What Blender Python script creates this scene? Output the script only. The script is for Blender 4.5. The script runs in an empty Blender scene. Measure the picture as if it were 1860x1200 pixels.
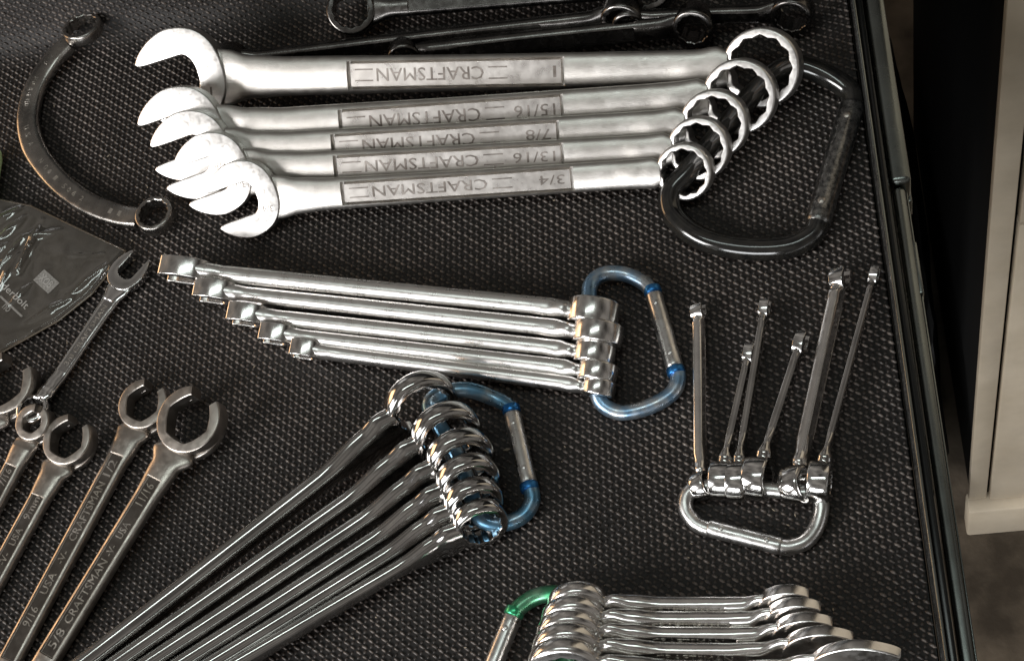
import bpy, bmesh, math, random
from mathutils import Vector, Matrix, noise
random.seed(7)
R = math.radians
SC = bpy.context.scene
COL = SC.collection
MM = 0.001

# ------------------------------------------------------------------ camera
FPX, ELEV, ROLL, DIST, YAW = 3000.0, R(60), R(25), 0.88, R(21.1)
_h = Vector((-math.sin(YAW), math.cos(YAW), 0))
FW = _h*math.cos(ELEV) + Vector((0, 0, -math.sin(ELEV)))
_r0 = FW.cross(Vector((0, 0, 1))).normalized()
_u0 = _r0.cross(FW)
RT = _r0*math.cos(ROLL) - _u0*math.sin(ROLL)
UP = _r0*math.sin(ROLL) + _u0*math.cos(ROLL)
CAM = -FW*DIST
cd = bpy.data.cameras.new('camera')
cam = bpy.data.objects.new('camera', cd)
COL.objects.link(cam)
cd.sensor_fit = 'HORIZONTAL'
cd.sensor_width = 36.0
cd.lens = 36.0*FPX/1860.0
cd.clip_start, cd.clip_end = 0.02, 50
cam.matrix_world = Matrix(((RT.x, UP.x, -FW.x, CAM.x), (RT.y, UP.y, -FW.y, CAM.y), (RT.z, UP.z, -FW.z, CAM.z), (0, 0, 0, 1)))
SC.camera = cam

# ------------------------------------------------------------------ world, lamps, exposure
W = bpy.data.worlds.new('World')
SC.world = W
W.use_nodes = True
_bg = W.node_tree.nodes['Background']
_tc = W.node_tree.nodes.new('ShaderNodeTexCoord')
_nz = W.node_tree.nodes.new('ShaderNodeTexNoise')
_nz.inputs['Scale'].default_value = 2.2
_nz.inputs['Detail'].default_value = 4.0
_rp = W.node_tree.nodes.new('ShaderNodeValToRGB')
_rp.color_ramp.elements[0].position, _rp.color_ramp.elements[1].position = 0.36, 0.68
_rp.color_ramp.elements[0].color = (0.035, 0.032, 0.029, 1)
_rp.color_ramp.elements[1].color = (0.42, 0.39, 0.355, 1)
W.node_tree.links.new(_tc.outputs['Generated'], _nz.inputs['Vector'])
W.node_tree.links.new(_nz.outputs['Fac'], _rp.inputs['Fac'])
W.node_tree.links.new(_rp.outputs['Color'], _bg.inputs[0])
_bg.inputs[1].default_value = 0.68

def lamp(name, loc, target, sx, sy, power, col):
    ld = bpy.data.lights.new(name, 'AREA')
    ld.shape = 'RECTANGLE'
    ld.size, ld.size_y = sx, sy
    ld.energy = power
    ld.color = col
    o = bpy.data.objects.new(name, ld)
    COL.objects.link(o)
    d = Vector(target) - Vector(loc)
    o.location = loc
    o.rotation_euler = d.to_track_quat('-Z', 'Y').to_euler()
    return o
lamp('daylight_opening', (-1.9, -1.2, 1.2), (0, 0, 0), 1.1, 0.85, 58, (1.0, 0.985, 0.97))
lamp('front_opening', (-0.72, -2.35, 0.85), (0, 0, 0), 1.3, 0.7, 32, (0.97, 0.985, 1.0))
lamp('warm_bulb', (-1.6, 0.5, 0.3), (0, 0, 0), 0.8, 0.5, 5.5, (1.0, 0.6, 0.3))
lamp('ceiling_tube', (-0.1, -0.12, 2.0), (-0.1, -0.14, 0), 1.25, 0.22, 5, (0.88, 1.0, 0.96))

SC.view_settings.view_transform = 'Standard'
SC.view_settings.look = 'None'
SC.view_settings.exposure = 0.0
SC.view_settings.gamma = 1.0

# ------------------------------------------------------------------ helpers
def P(px, py, z=0.0):
    d = FW + RT*((px-930.0)/FPX) - UP*((py-600.0)/FPX)
    return CAM + d*((z-CAM.z)/d.z)

def tag(o, label=None, cat=None, group=None, kind=None):
    if label: o['label'] = label
    if cat: o['category'] = cat
    if group: o['group'] = group
    if kind: o['kind'] = kind
    return o

def empty(name, mat=None):
    o = bpy.data.objects.new(name, None)
    o.empty_display_size = 0.01
    COL.objects.link(o)
    if mat is not None: o.matrix_world = mat
    return o

def mesh(name, vf, mat, parent=None, sharp=38, smooth=True, up=False):
    v, f = vf
    me = bpy.data.meshes.new(name)
    me.from_pydata([tuple(p) for p in v], [], f)
    me.update()
    bm = bmesh.new(); bm.from_mesh(me)
    bmesh.ops.recalc_face_normals(bm, faces=bm.faces[:])
    if up and sum(q.normal.z for q in bm.faces) < 0: bmesh.ops.reverse_faces(bm, faces=bm.faces[:])
    bm.to_mesh(me); bm.free()
    if smooth:
        me.shade_smooth()
        me.set_sharp_from_angle(angle=R(sharp))
    me.materials.append(mat)
    o = bpy.data.objects.new(name, me)
    COL.objects.link(o)
    if parent is not None: o.parent = parent
    return o

def merge(*parts):
    V, F = [], []
    for v, f in parts:
        n = len(V)
        V += list(v)
        F += [tuple(i+n for i in q) for q in f]
    return V, F

def xf(vf, M):
    return [M @ Vector(p) for p in vf[0]], vf[1]

def box(x0, x1, y0, y1, z0, z1):
    v = [(x, y, z) for z in (z0, z1) for y in (y0, y1) for x in (x0, x1)]
    return v, [(0, 1, 3, 2), (4, 6, 7, 5), (0, 4, 5, 1), (2, 3, 7, 6), (0, 2, 6, 4), (1, 5, 7, 3)]

def bevbox(x0, x1, y0, y1, z0, z1, b, seg=2):
    bm = bmesh.new()
    v, f = box(x0, x1, y0, y1, z0, z1)
    vs = [bm.verts.new(p) for p in v]
    for q in f: bm.faces.new([vs[i] for i in q])
    bmesh.ops.recalc_face_normals(bm, faces=bm.faces[:])
    bmesh.ops.bevel(bm, geom=bm.edges[:], offset=b, segments=seg, affect='EDGES', profile=0.5)
    bm.verts.index_update()
    out = [x.co.copy() for x in bm.verts], [tuple(w.index for w in q.verts) for q in bm.faces]
    bm.free()
    return out

def crom(pts, n=8, closed=False):
    pts = [Vector(p) for p in pts]
    N = len(pts)
    out = []
    rng = range(N) if closed else range(N-1)
    for i in rng:
        if closed:
            a, b, c, d = pts[(i-1) % N], pts[i], pts[(i+1) % N], pts[(i+2) % N]
        else:
            a, b, c, d = pts[max(i-1, 0)], pts[i], pts[i+1], pts[min(i+2, N-1)]
        for k in range(n):
            t = k/n
            out.append(0.5*((2*b) + (c-a)*t + (2*a-5*b+4*c-d)*t*t + (3*b-a-3*c+d)*t**3))
    if not closed: out.append(pts[-1])
    return out

def tube(path, rad, K=16, caps=True):
    n = len(path)
    rads = rad if isinstance(rad, (list, tuple)) else [rad]*n
    V, F = [], []
    t0 = (path[1]-path[0]).normalized()
    a = Vector((0, 0, 1))
    if abs(a.dot(t0)) > 0.95: a = Vector((1, 0, 0))
    nrm = (a - t0*a.dot(t0)).normalized()
    for i in range(n):
        t = (path[min(i+1, n-1)]-path[max(i-1, 0)]).normalized()
        nrm = (nrm - t*nrm.dot(t)).normalized()
        b = t.cross(nrm)
        for k in range(K):
            th = 2*math.pi*k/K
            V.append(path[i] + (nrm*math.cos(th)+b*math.sin(th))*rads[i])
    for i in range(n-1):
        for k in range(K):
            k2 = (k+1) % K
            F.append((i*K+k, i*K+k2, (i+1)*K+k2, (i+1)*K+k))
    if caps:
        F.append(tuple(range(K))); F.append(tuple((n-1)*K+k for k in range(K)))
    return V, F

def plate(outline, t, bev, seg=3):
    bm = bmesh.new()
    vs = [bm.verts.new((p[0], p[1], -t/2)) for p in outline]
    f = bm.faces.new(vs)
    r = bmesh.ops.extrude_face_region(bm, geom=[f])
    nv = [g for g in r['geom'] if isinstance(g, bmesh.types.BMVert)]
    bmesh.ops.translate(bm, verts=nv, vec=(0, 0, t))
    bmesh.ops.recalc_face_normals(bm, faces=bm.faces[:])
    ed = [e for e in bm.edges if abs(e.verts[0].co.z-e.verts[1].co.z) < 1e-9]
    bmesh.ops.bevel(bm, geom=ed, offset=bev, segments=seg, affect='EDGES', profile=0.55, clamp_overlap=True)
    bmesh.ops.triangulate(bm, faces=[q for q in bm.faces if len(q.verts) > 8])
    bm.verts.index_update()
    out = [x.co.copy() for x in bm.verts], [tuple(w.index for w in q.verts) for q in bm.faces]
    bm.free()
    return out

def ring(Ro, ri, h, rd, points=12, depth=0.085, gap=None, N=96):
    """box end: outer barrel, inner twelve-point or six-point socket; gap = (centre angle, half angle)"""
    hh = h/2.0
    ch = min(0.45*MM, 0.1*h)
    angs = []
    if gap is None:
        angs = [2*math.pi*i/N for i in range(N)]
    else:
        a0, a1 = gap[0]+gap[1], gap[0]+2*math.pi-gap[1]
        angs = [a0+(a1-a0)*i/N for i in range(N+1)]
    V, F = [], []
    for th in angs:
        if points == 12:
            s = abs(((th*12/(2*math.pi)) % 1.0)*2-1)
            q = ri*(1+depth*(s))
        else:
            s = ((th-(gap[0] if gap else 0)+math.pi/6) % (math.pi/3))-math.pi/6
            q = ri*(0.55/math.cos(s)+0.47)
        pr = [(q, hh-ch), (q+ch, hh), (Ro-rd, hh), (Ro-rd*0.55, hh-rd*0.12), (Ro-rd*0.2, hh-rd*0.45), (Ro, hh-rd),
              (Ro+0.12*MM, 0), (Ro, -hh+rd), (Ro-rd*0.2, -hh+rd*0.45), (Ro-rd, -hh), (q+ch, -hh), (q, -hh+ch)]
        for r, z in pr:
            V.append(Vector((r*math.cos(th), r*math.sin(th), z)))
    M = 12
    n = len(angs)
    for i in range(n if gap is None else n-1):
        j = (i+1) % n
        for k in range(M):
            k2 = (k+1) % M
            F.append((i*M+k, j*M+k, j*M+k2, i*M+k2))
    if gap is not None:
        F.append(tuple(range(M))); F.append(tuple((n-1)*M+k for k in range(M)))
    return V, F

def shank(st, pocket=None, g=0.5*MM, depth=0.7*MM, K=9, J=4, moat=0.0):
    """st: list of (x, zc, width, thick, exponent); pocket = (x0, x1, halfwidth) sunk in both flats"""
    st = sorted(st)
    def at(x):
        for i in range(len(st)-1):
            if st[i][0] <= x <= st[i+1][0]:
                t = (x-st[i][0])/max(st[i+1][0]-st[i][0], 1e-9)
                t = t*t*(3-2*t)
                return [st[i][k]*(1-t)+st[i+1][k]*t for k in range(5)]
        return list(st[-1]) if x > st[-1][0] else list(st[0])
    xs = set()
    for i in range(len(st)-1):
        for k in range(6): xs.add(st[i][0]+(st[i+1][0]-st[i][0])*k/6)
    xs.add(st[-1][0])
    xs = sorted(xs)
    if pocket:
        x0, x1, pw = pocket
        xs = [x for x in xs if not (x0-1.5*g < x < x0+1.5*g or x1-1.5*g < x < x1+1.5*g)]
        m_ = 1.25*min(1.15*MM, pw*0.18)
        xs = [x for x in xs if not (x0 < x < x0+2*m_ or x1-2*m_ < x < x1)]
        xs = sorted(xs+[x0-g, x0, x0+m_*0.9, x0+m_*1.15, x1-m_*1.15, x1-m_*0.9, x1, x1+g])
    rows = []
    for x in xs:
        _, zc, w, t, e = at(x)
        a, b = w/2, t/2
        sz = lambda y: b*max(0.0, 1-abs(min(1.0, abs(y)/a))**e)**(1/e)
        pw = pocket[2] if pocket else a*0.5
        pw = min(pw, a*0.86)
        gg = min(g, (a-pw)*0.5)
        inside = pocket and pocket[0] <= x <= pocket[1]
        zp = max(sz(pw)-depth, 0.3*MM)
        top = []
        for k in range(K):
            th = (k/(K-1))
            u = math.sin(th*math.pi/2)
            y = a + (pw+gg-a)*(1-math.cos(th*math.pi/2)) if False else a*math.cos(th*math.acos((pw+gg)/a))
            top.append((y, sz(y)))
        mo = min(1.15*MM, pw*0.18) if moat else 0.2*MM
        zm = max(zp-moat, 0.2*MM)
        top.append((pw, zm if inside else sz(pw)))
        core = pocket and pocket[0]+mo*1.2 <= x <= pocket[1]-mo*1.2
        pw0, pw = pw, pw-mo
        top.append((pw, (zp if core else zm) if inside else sz(pw)))
        for k in range(1, J):
            y = pw*(1-2*k/J)
            top.append((y, (zp if core else zm) if inside else sz(y)))
        top.append((-pw, (zp if core else zm) if inside else sz(pw)))
        pw = pw0
        top.append((-pw, zm if inside else sz(pw)))
        for k in range(K-1, -1, -1):
            th = (k/(K-1))
            y = -a*math.cos(th*math.acos((pw+gg)/a))
            top.append((y, sz(y)))
        row = [(x, y, zc+z) for y, z in top] + [(x, y, zc-z) for y, z in reversed(top[1:-1])]
        rows.append(row)
    V = [Vector(p) for r in rows for p in r]
    M = len(rows[0])
    F = []
    for i in range(len(rows)-1):
        for k in range(M):
            k2 = (k+1) % M
            F.append((i*M+k, i*M+k2, (i+1)*M+k2, (i+1)*M+k))
    F.append(tuple(range(M))); F.append(tuple((len(rows)-1)*M+k for k in range(M)))
    return (V, F), at

def jaw_outline(w, rot, fat=1.0, tip=0.92):
    up = [(0.50, 0.0), (0.49, 0.18), (0.42, 0.36), (0.27, 0.49), (-0.05, 0.5), (-0.45, 0.5), (-tip+0.1, 0.515), (-tip, 0.56), (-tip-0.005, 0.63),
          (-0.74, 0.50+0.34*fat), (-0.40, 0.50+0.55*fat), (0.0, 0.50+0.66*fat), (0.42, 0.50+0.60*fat), (0.78, 0.46+0.45*fat), (1.02, 0.32+0.28*fat), (1.12, 0.14+0.13*fat), (1.14, 0.0)]
    pts = up + [(x, -y) for x, y in reversed(up[1:-1])]
    c, s = math.cos(rot), math.sin(rot)
    cv = crom([(x*w, y*w, 0) for x, y in pts], 3, True)
    return [(p.x*c-p.y*s, p.x*s+p.y*c) for p in cv]

def text_mesh(s, length, height, ext=0.12*MM):
    cu = bpy.data.curves.new('lettering', 'FONT')
    cu.body = s
    cu.size = 1.0
    cu.extrude = 0.5
    cu.resolution_u = 2
    cu.align_x, cu.align_y = 'CENTER', 'CENTER'
    t = bpy.data.objects.new('lettering_source', cu)
    COL.objects.link(t)
    dg = bpy.context.evaluated_depsgraph_get()
    me = bpy.data.meshes.new_from_object(t.evaluated_get(dg))
    bpy.data.objects.remove(t)
    bpy.data.curves.remove(cu)
    v = [x.co.copy() for x in me.vertices]
    f = [tuple(p.vertices) for p in me.polygons]
    bpy.data.meshes.remove(me)
    x0, x1 = min(p.x for p in v), max(p.x for p in v)
    y0, y1 = min(p.y for p in v), max(p.y for p in v)
    kx, ky = length/(x1-x0), height/(y1-y0)
    return [Vector(((p.x-(x0+x1)/2)*kx, (p.y-(y0+y1)/2)*ky, p.z*2*ext)) for p in v], f

# ------------------------------------------------------------------ materials
def new_mat(name):
    m = bpy.data.materials.new(name)
    m.use_nodes = True
    nt = m.node_tree
    return m, nt, nt.nodes['Principled BSDF']

def bump(nt, b, scale, strength, dist=0.0002, detail=3.0, coord='Object'):
    tc = nt.nodes.new('ShaderNodeTexCoord')
    n = nt.nodes.new('ShaderNodeTexNoise')
    n.inputs['Scale'].default_value = scale
    n.inputs['Detail'].default_value = detail
    nt.links.new(tc.outputs[coord], n.inputs['Vector'])
    bp = nt.nodes.new('ShaderNodeBump')
    bp.inputs['Strength'].default_value = strength
    bp.inputs['Distance'].default_value = dist
    nt.links.new(n.outputs['Fac'], bp.inputs['Height'])
    nt.links.new(bp.outputs['Normal'], b.inputs['Normal'])
    return tc, n

def vary(nt, b, sock, scale, lo, hi, detail=4.0, contrast=(0.35, 0.65), coord='Object'):
    tc = nt.nodes.new('ShaderNodeTexCoord')
    n = nt.nodes.new('ShaderNodeTexNoise')
    n.inputs['Scale'].default_value = scale
    n.inputs['Detail'].default_value = detail
    nt.links.new(tc.outputs[coord], n.inputs['Vector'])
    r = nt.nodes.new('ShaderNodeValToRGB')
    r.color_ramp.elements[0].position, r.color_ramp.elements[1].position = contrast
    if not isinstance(lo, tuple): lo, hi = (lo, lo, lo), (hi, hi, hi)
    r.color_ramp.elements[0].color = (*lo, 1)
    r.color_ramp.elements[1].color = (*hi, 1)
    nt.links.new(n.outputs['Fac'], r.inputs['Fac'])
    nt.links.new(r.outputs['Color'], b.inputs[sock])
    return r

def metal(name, lo, hi, rlo, rhi, bs=None, cs=90.0):
    m, nt, b = new_mat(name)
    b.inputs['Metallic'].default_value = 1.0
    vary(nt, b, 'Base Color', cs, lo, hi)
    vary(nt, b, 'Roughness', cs*3.1, rlo, rhi)
    if bs: bump(nt, b, *bs)
    return m

M_SATIN = metal('satin_nickel', (0.52, 0.495, 0.465), (0.62, 0.595, 0.565), 0.35, 0.44, (1800, 0.35, 0.0003, 2.0))
M_PANEL = metal('smooth_panel_steel', (0.56, 0.53, 0.50), (0.68, 0.65, 0.62), 0.27, 0.33, (1500, 0.12, 0.0002, 2.0), 60)
M_FLAREPANEL = metal('dark_flare_panel', (0.22, 0.20, 0.18), (0.34, 0.315, 0.29), 0.16, 0.26, None, 90)
M_SATINJAW = metal('ground_satin_steel', (0.62, 0.60, 0.58), (0.74, 0.72, 0.70), 0.30, 0.42, (500, 0.08, 0.0002, 3.0), 140)
M_CHROME = metal('polished_chrome', (0.68, 0.67, 0.66), (0.78, 0.77, 0.76), 0.07, 0.17, None, 55)
M_CHROMED = metal('smoky_chrome', (0.44, 0.43, 0.42), (0.58, 0.565, 0.55), 0.07, 0.16, None, 60)
M_CHROMEB = metal('brushed_chrome', (0.70, 0.68, 0.66), (0.80, 0.78, 0.76), 0.15, 0.25, (220, 0.05, 0.0003, 2.0))
M_BSATIN = metal('satin_chrome', (0.74, 0.72, 0.70), (0.82, 0.80, 0.78), 0.26, 0.34, None, 60)
M_DULL = metal('dull_flare_steel', (0.40, 0.365, 0.33), (0.52, 0.48, 0.44), 0.30, 0.42, (900, 0.2, 0.0003, 3.0))
M_OLD = metal('aged_steel', (0.27, 0.255, 0.24), (0.42, 0.40, 0.375), 0.22, 0.32, (700, 0.2, 0.0003, 3.0), 60)
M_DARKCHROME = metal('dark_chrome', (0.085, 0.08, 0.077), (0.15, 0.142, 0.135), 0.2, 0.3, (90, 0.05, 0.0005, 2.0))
M_RELIEFSHADE = metal('relief_shade_steel', (0.16, 0.14, 0.125), (0.26, 0.235, 0.215), 0.30, 0.45)  # darker than the panels: the letters' relief shading is put into the colour
M_BRIGHTSTAMP = metal('bright_stamp_steel', (0.72, 0.69, 0.62), (0.85, 0.82, 0.78), 0.22, 0.35)  # paler than the metal around it, so the letters stand out
M_ALU = metal('aluminium', (0.62, 0.61, 0.59), (0.75, 0.74, 0.73), 0.25, 0.36, (600, 0.1, 0.0002, 3.0))

def anodised(name, base, worn, c0, c1):
    m, nt, b = new_mat(name)
    b.inputs['Metallic'].default_value = 0.9
    vary(nt, b, 'Base Color', 110, base, worn, 5.0, (c0, c1))
    vary(nt, b, 'Roughness', 300, 0.26, 0.4)
    return m
M_BLUEWORN = anodised('worn_blue_anodised', (0.22, 0.36, 0.52), (0.54, 0.57, 0.59), 0.40, 0.64)
M_BLUE = anodised('blue_anodised', (0.13, 0.28, 0.42), (0.40, 0.44, 0.45), 0.45, 0.75)
M_BLUEBAND = anodised('deep_blue_anodised', (0.02, 0.14, 0.42), (0.08, 0.30, 0.60), 0.4, 0.7)
M_GREEN = anodised('green_anodised', (0.05, 0.27, 0.13), (0.26, 0.44, 0.32), 0.4, 0.75)
M_GREENBAND = anodised('bright_green_anodised', (0.06, 0.42, 0.20), (0.25, 0.60, 0.40), 0.45, 0.85)

def dust(m, scale, lo, hi):
    nt = m.node_tree
    b = nt.nodes['Principled BSDF']
    src = b.inputs['Base Color'].links[0].from_socket
    tc = nt.nodes.new('ShaderNodeTexCoord')
    n = nt.nodes.new('ShaderNodeTexNoise')
    n.inputs['Scale'].default_value = scale
    n.inputs['Detail'].default_value = 6.0
    n.inputs['Roughness'].default_value = 0.65
    r = nt.nodes.new('ShaderNodeMapRange')
    r.inputs[1].default_value, r.inputs[2].default_value, r.inputs[3].default_value, r.inputs[4].default_value = 0.35, 0.68, lo, hi
    mx = nt.nodes.new('ShaderNodeMix')
    mx.data_type = 'RGBA'; mx.blend_type = 'MULTIPLY'
    mx.inputs[0].default_value = 1.0
    nt.links.new(tc.outputs['Object'], n.inputs['Vector'])
    nt.links.new(n.outputs['Fac'], r.inputs[0])
    nt.links.new(src, mx.inputs[6]); nt.links.new(r.outputs[0], mx.inputs[7])
    nt.links.new(mx.outputs[2], b.inputs['Base Color'])

def paint(name, col, rough, spec=0.5, cv=None, bs=None, coat=0.0):
    m, nt, b = new_mat(name)
    b.inputs['Base Color'].default_value = (*col, 1)
    if cv: vary(nt, b, 'Base Color', cv[1], col, cv[0])
    b.inputs['Roughness'].default_value = rough
    b.inputs['Specular IOR Level'].default_value = spec
    b.inputs['Coat Weight'].default_value = coat
    b.inputs['Coat Roughness'].default_value = 0.08
    if bs: bump(nt, b, *bs)
    return m
M_BLACKGLOSS = paint('black_gloss_coat', (0.006, 0.006, 0.006), 0.12, 0.8, ((0.015, 0.014, 0.012), 200), (300, 0.10, 0.0003, 3.0))
M_GATE = metal('scuffed_black_metal', (0.10, 0.10, 0.10), (0.34, 0.335, 0.325), 0.26, 0.40, (600, 0.2, 0.0003, 3.0), 400)
M_DRAWER = paint('black_enamel', (0.008, 0.009, 0.009), 0.22, 0.5, None, (120, 0.05, 0.0005, 2.0))
M_RAIL = metal('dark_zinc_rail', (0.19, 0.205, 0.195), (0.25, 0.27, 0.26), 0.24, 0.30, None, 20)
M_EDGE = paint('worn_black_enamel', (0.010, 0.011, 0.011), 0.2, 0.7, ((0.05, 0.05, 0.048), 150))
M_LINER = paint('liner_rubber', (0.006, 0.005, 0.0045), 0.6, 0.35, ((0.012, 0.0095, 0.0085), 500))
M_WEAVE = paint('liner_weave', (0.019, 0.0150, 0.0128), 0.36, 0.5, ((0.092, 0.075, 0.065), 420), (1500, 0.3, 0.0004, 2.0))  # raised dashes' highlight put into the colour: paler than the ribs between
M_WEFT = paint('liner_weft', (0.013, 0.0100, 0.0085), 0.5, 0.4, ((0.031, 0.024, 0.0205), 420))  # darker copy for the low ribs, so the painted highlight dashes stand out
dust(M_WEAVE, 16, 0.6, 2.0)
dust(M_WEFT, 16, 0.6, 2.0)
M_BEIGE = paint('beige_enamel', (0.60, 0.52, 0.40), 0.5, 0.4, ((0.65, 0.57, 0.45), 22))
dust(M_BEIGE, 9, 0.85, 1.08)
M_LINT = paint('lint', (0.30, 0.25, 0.19), 0.8, 0.2)
M_GAP = paint('black_gap', (0.004, 0.004, 0.004), 0.8, 0.2)
M_FLOOR = paint('concrete_floor', (0.042, 0.033, 0.024), 0.8, 0.2, ((0.13, 0.105, 0.078), 14), (120, 0.3, 0.003, 5.0))
M_BAG = paint('black_vinyl', (0.006, 0.006, 0.006), 0.65, 0.25)
M_CARD = paint('black_card', (0.010, 0.009, 0.008), 0.5, 0.4, ((0.022, 0.019, 0.016), 80))
M_PRINT = paint('white_print', (0.55, 0.55, 0.55), 0.5, 0.4)
M_GREYPRINT = paint('grey_print', (0.24, 0.24, 0.24), 0.5, 0.4, ((0.42, 0.42, 0.42), 900))
M_LIME = paint('pale_green_plastic', (0.55, 0.72, 0.36), 0.35, 0.5)

m = bpy.data.materials.new('clear_film')
m.use_nodes = True
nt = m.node_tree
nt.nodes.clear()
_o = nt.nodes.new('ShaderNodeOutputMaterial')
_t = nt.nodes.new('ShaderNodeBsdfTransparent')
_t.inputs[0].default_value = (0.93, 0.92, 0.9, 1)
_g = nt.nodes.new('ShaderNodeBsdfGlossy')
_g.inputs['Roughness'].default_value = 0.1
_f = nt.nodes.new('ShaderNodeLayerWeight')
_f.inputs['Blend'].default_value = 0.16
_pw = nt.nodes.new('ShaderNodeMath')
_pw.operation = 'MULTIPLY_ADD'
_pw.inputs[1].default_value, _pw.inputs[2].default_value = 0.8, 0.13
nt.links.new(_f.outputs['Facing'], _pw.inputs[0])
_x = nt.nodes.new('ShaderNodeMixShader')
nt.links.new(_pw.outputs[0], _x.inputs[0]); nt.links.new(_t.outputs[0], _x.inputs[1]); nt.links.new(_g.outputs[0], _x.inputs[2])
nt.links.new(_x.outputs[0], _o.inputs['Surface'])
M_FILM = m
_d = nt.nodes.new('ShaderNodeBsdfDiffuse')
_d.inputs[0].default_value = (0.62, 0.55, 0.44, 1)
_y = nt.nodes.new('ShaderNodeMixShader')
_y.inputs[0].default_value = 0.045
nt.links.new(_t.outputs[0], _y.inputs[1]); nt.links.new(_d.outputs[0], _y.inputs[2]); nt.links.new(_y.outputs[0], _x.inputs[1])
M_SEAM = paint('film_seam', (0.09, 0.07, 0.05), 0.25, 0.6)

# ------------------------------------------------------------------ the setting: liner, floor
def liner_pt(x, s):
    """s = distance along the liner from the drawer centre towards the back; it turns up at the back"""
    y0, r, am = 0.226, 0.022, R(68)
    if s <= y0: y, z = s, 0.0
    elif s <= y0+r*am:
        a = (s-y0)/r
        y, z = y0+r*math.sin(a), r*(1-math.cos(a))
    else:
        q = s-y0-r*am
        y, z = y0+r*math.sin(am)+q*math.cos(am), r*(1-math.cos(am))+q*math.sin(am)
    c = max(0.0, min(1.0, (x-0.172)/0.026))*max(0.0, min(1.0, (s-0.10)/0.07))
    z += 0.010*c*c*(3-2*c)
    z += 0.0006*noise.noise(Vector((x*14, y*14, 0.3)))
    return Vector((x, y, z))

V, F = [], []
NX, NY = 90, 110
X0, X1, S0, S1 = -0.42, 0.1955, -0.30, 0.33
for j in range(NY+1):
    for i in range(NX+1):
        V.append(liner_pt(X0+(X1-X0)*i/NX, S0+(S1-S0)*j/NY))
for j in range(NY):
    for i in range(NX):
        a = j*(NX+1)+i
        F.append((a, a+1, a+NX+2, a+NX+1))
liner = tag(mesh('drawer_liner', (V, F), M_LINER), kind='structure')

px_, py_ = 3.23*MM, 5.2*MM
ca, sa = math.cos(R(-34)), math.sin(R(-34))
ni = int((0.1945+0.385)/px_)
sites = []
for i in range(ni):
    for j in range(int((0.285+0.25)/py_)):
        s_ = -0.25+j*py_+(py_/2 if i % 2 else 0)
        sites.append((0.1945-i*px_, s_, 2.0, 0.85, 1.25, -34))
        sites.append((0.1945-i*px_, s_+py_/2, 1.15, 0.95, 0.38, 56))
def weave(name, want, mat):
    V, F = [], []
    for x, s, la, lb, hz, an in sites:
        if an != want: continue
        ca, sa = math.cos(R(an)), math.sin(R(an))
        jx, js = random.gauss(0, 0.12*MM), random.gauss(0, 0.12*MM)
        k = random.uniform(0.86, 1.1)*MM
        la, lb, hz = la*k, lb*k, hz*MM*random.uniform(0.75, 1.15)
        n = len(V)
        o = liner_pt(x+jx, s+js)
        tx = (liner_pt(x+jx+1e-4, s+js)-o).normalized()
        ty = (liner_pt(x+jx, s+js+1e-4)-o).normalized()
        tz = tx.cross(ty)
        for rr, zz in ((1.0, -0.1), (0.78, 0.62)):
            for q in range(6):
                th = q*math.pi/3
                u, w = la*rr*math.cos(th), lb*rr*math.sin(th)
                V.append(o+tx*(u*ca-w*sa)+ty*(u*sa+w*ca)+tz*(zz*hz))
        V.append(o+tz*hz)
        for q in range(6):
            q2 = (q+1) % 6
            F.append((n+q, n+q2, n+6+q2, n+6+q))
            F.append((n+6+q, n+6+q2, n+12))
    me = bpy.data.meshes.new(name)
    me.from_pydata([tuple(p) for p in V], [], F)
    me.update(); me.shade_smooth()
    me.materials.append(mat)
    wv = bpy.data.objects.new(name, me)
    COL.objects.link(wv); wv.parent = liner
    tag(wv, kind='stuff')
weave('warp_ribs', -34, M_WEAVE)
weave('weft_ribs', 56, M_WEFT)

# crumbs and lint on the liner
V, F = [], []
rl = random.Random(21)
for k in range(170):
    x, s_ = rl.uniform(-0.33, 0.19), rl.uniform(-0.2, 0.21)
    o = liner_pt(x, s_)+Vector((0, 0, 1.2*MM))
    q = rl.uniform(0.25, 0.6)*MM*(1.8 if rl.random() < 0.12 else 1)
    e = rl.uniform(1, 2.4)
    a = rl.uniform(0, math.pi)
    n = len(V)
    for d in ((e, 0, 0), (-e, 0, 0), (0, 0.8, 0), (0, -0.8, 0), (0, 0, 0.7), (0, 0, -0.7)):
        dx, dy = d[0]*math.cos(a)-d[1]*math.sin(a), d[0]*math.sin(a)+d[1]*math.cos(a)
        V.append(o+Vector((dx, dy, d[2]))*q*rl.uniform(0.7, 1.2))
    for t in ((0, 2, 4), (2, 1, 4), (1, 3, 4), (3, 0, 4), (2, 0, 5), (1, 2, 5), (3, 1, 5), (0, 3, 5)):
        F.append(tuple(n+i for i in t))
tag(mesh('crumbs', (V, F), M_LINT, liner), kind='stuff')

FZ = -1.05
V, F = [], []
for j in range(41):
    for i in range(41):
        V.append(Vector((-3+6*i/40, -3+6*j/40, FZ)))
for j in range(40):
    for i in range(40):
        a = j*41+i
        F.append((a, a+1, a+42, a+41))
tag(mesh('floor', (V, F), M_FLOOR), kind='structure')

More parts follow.
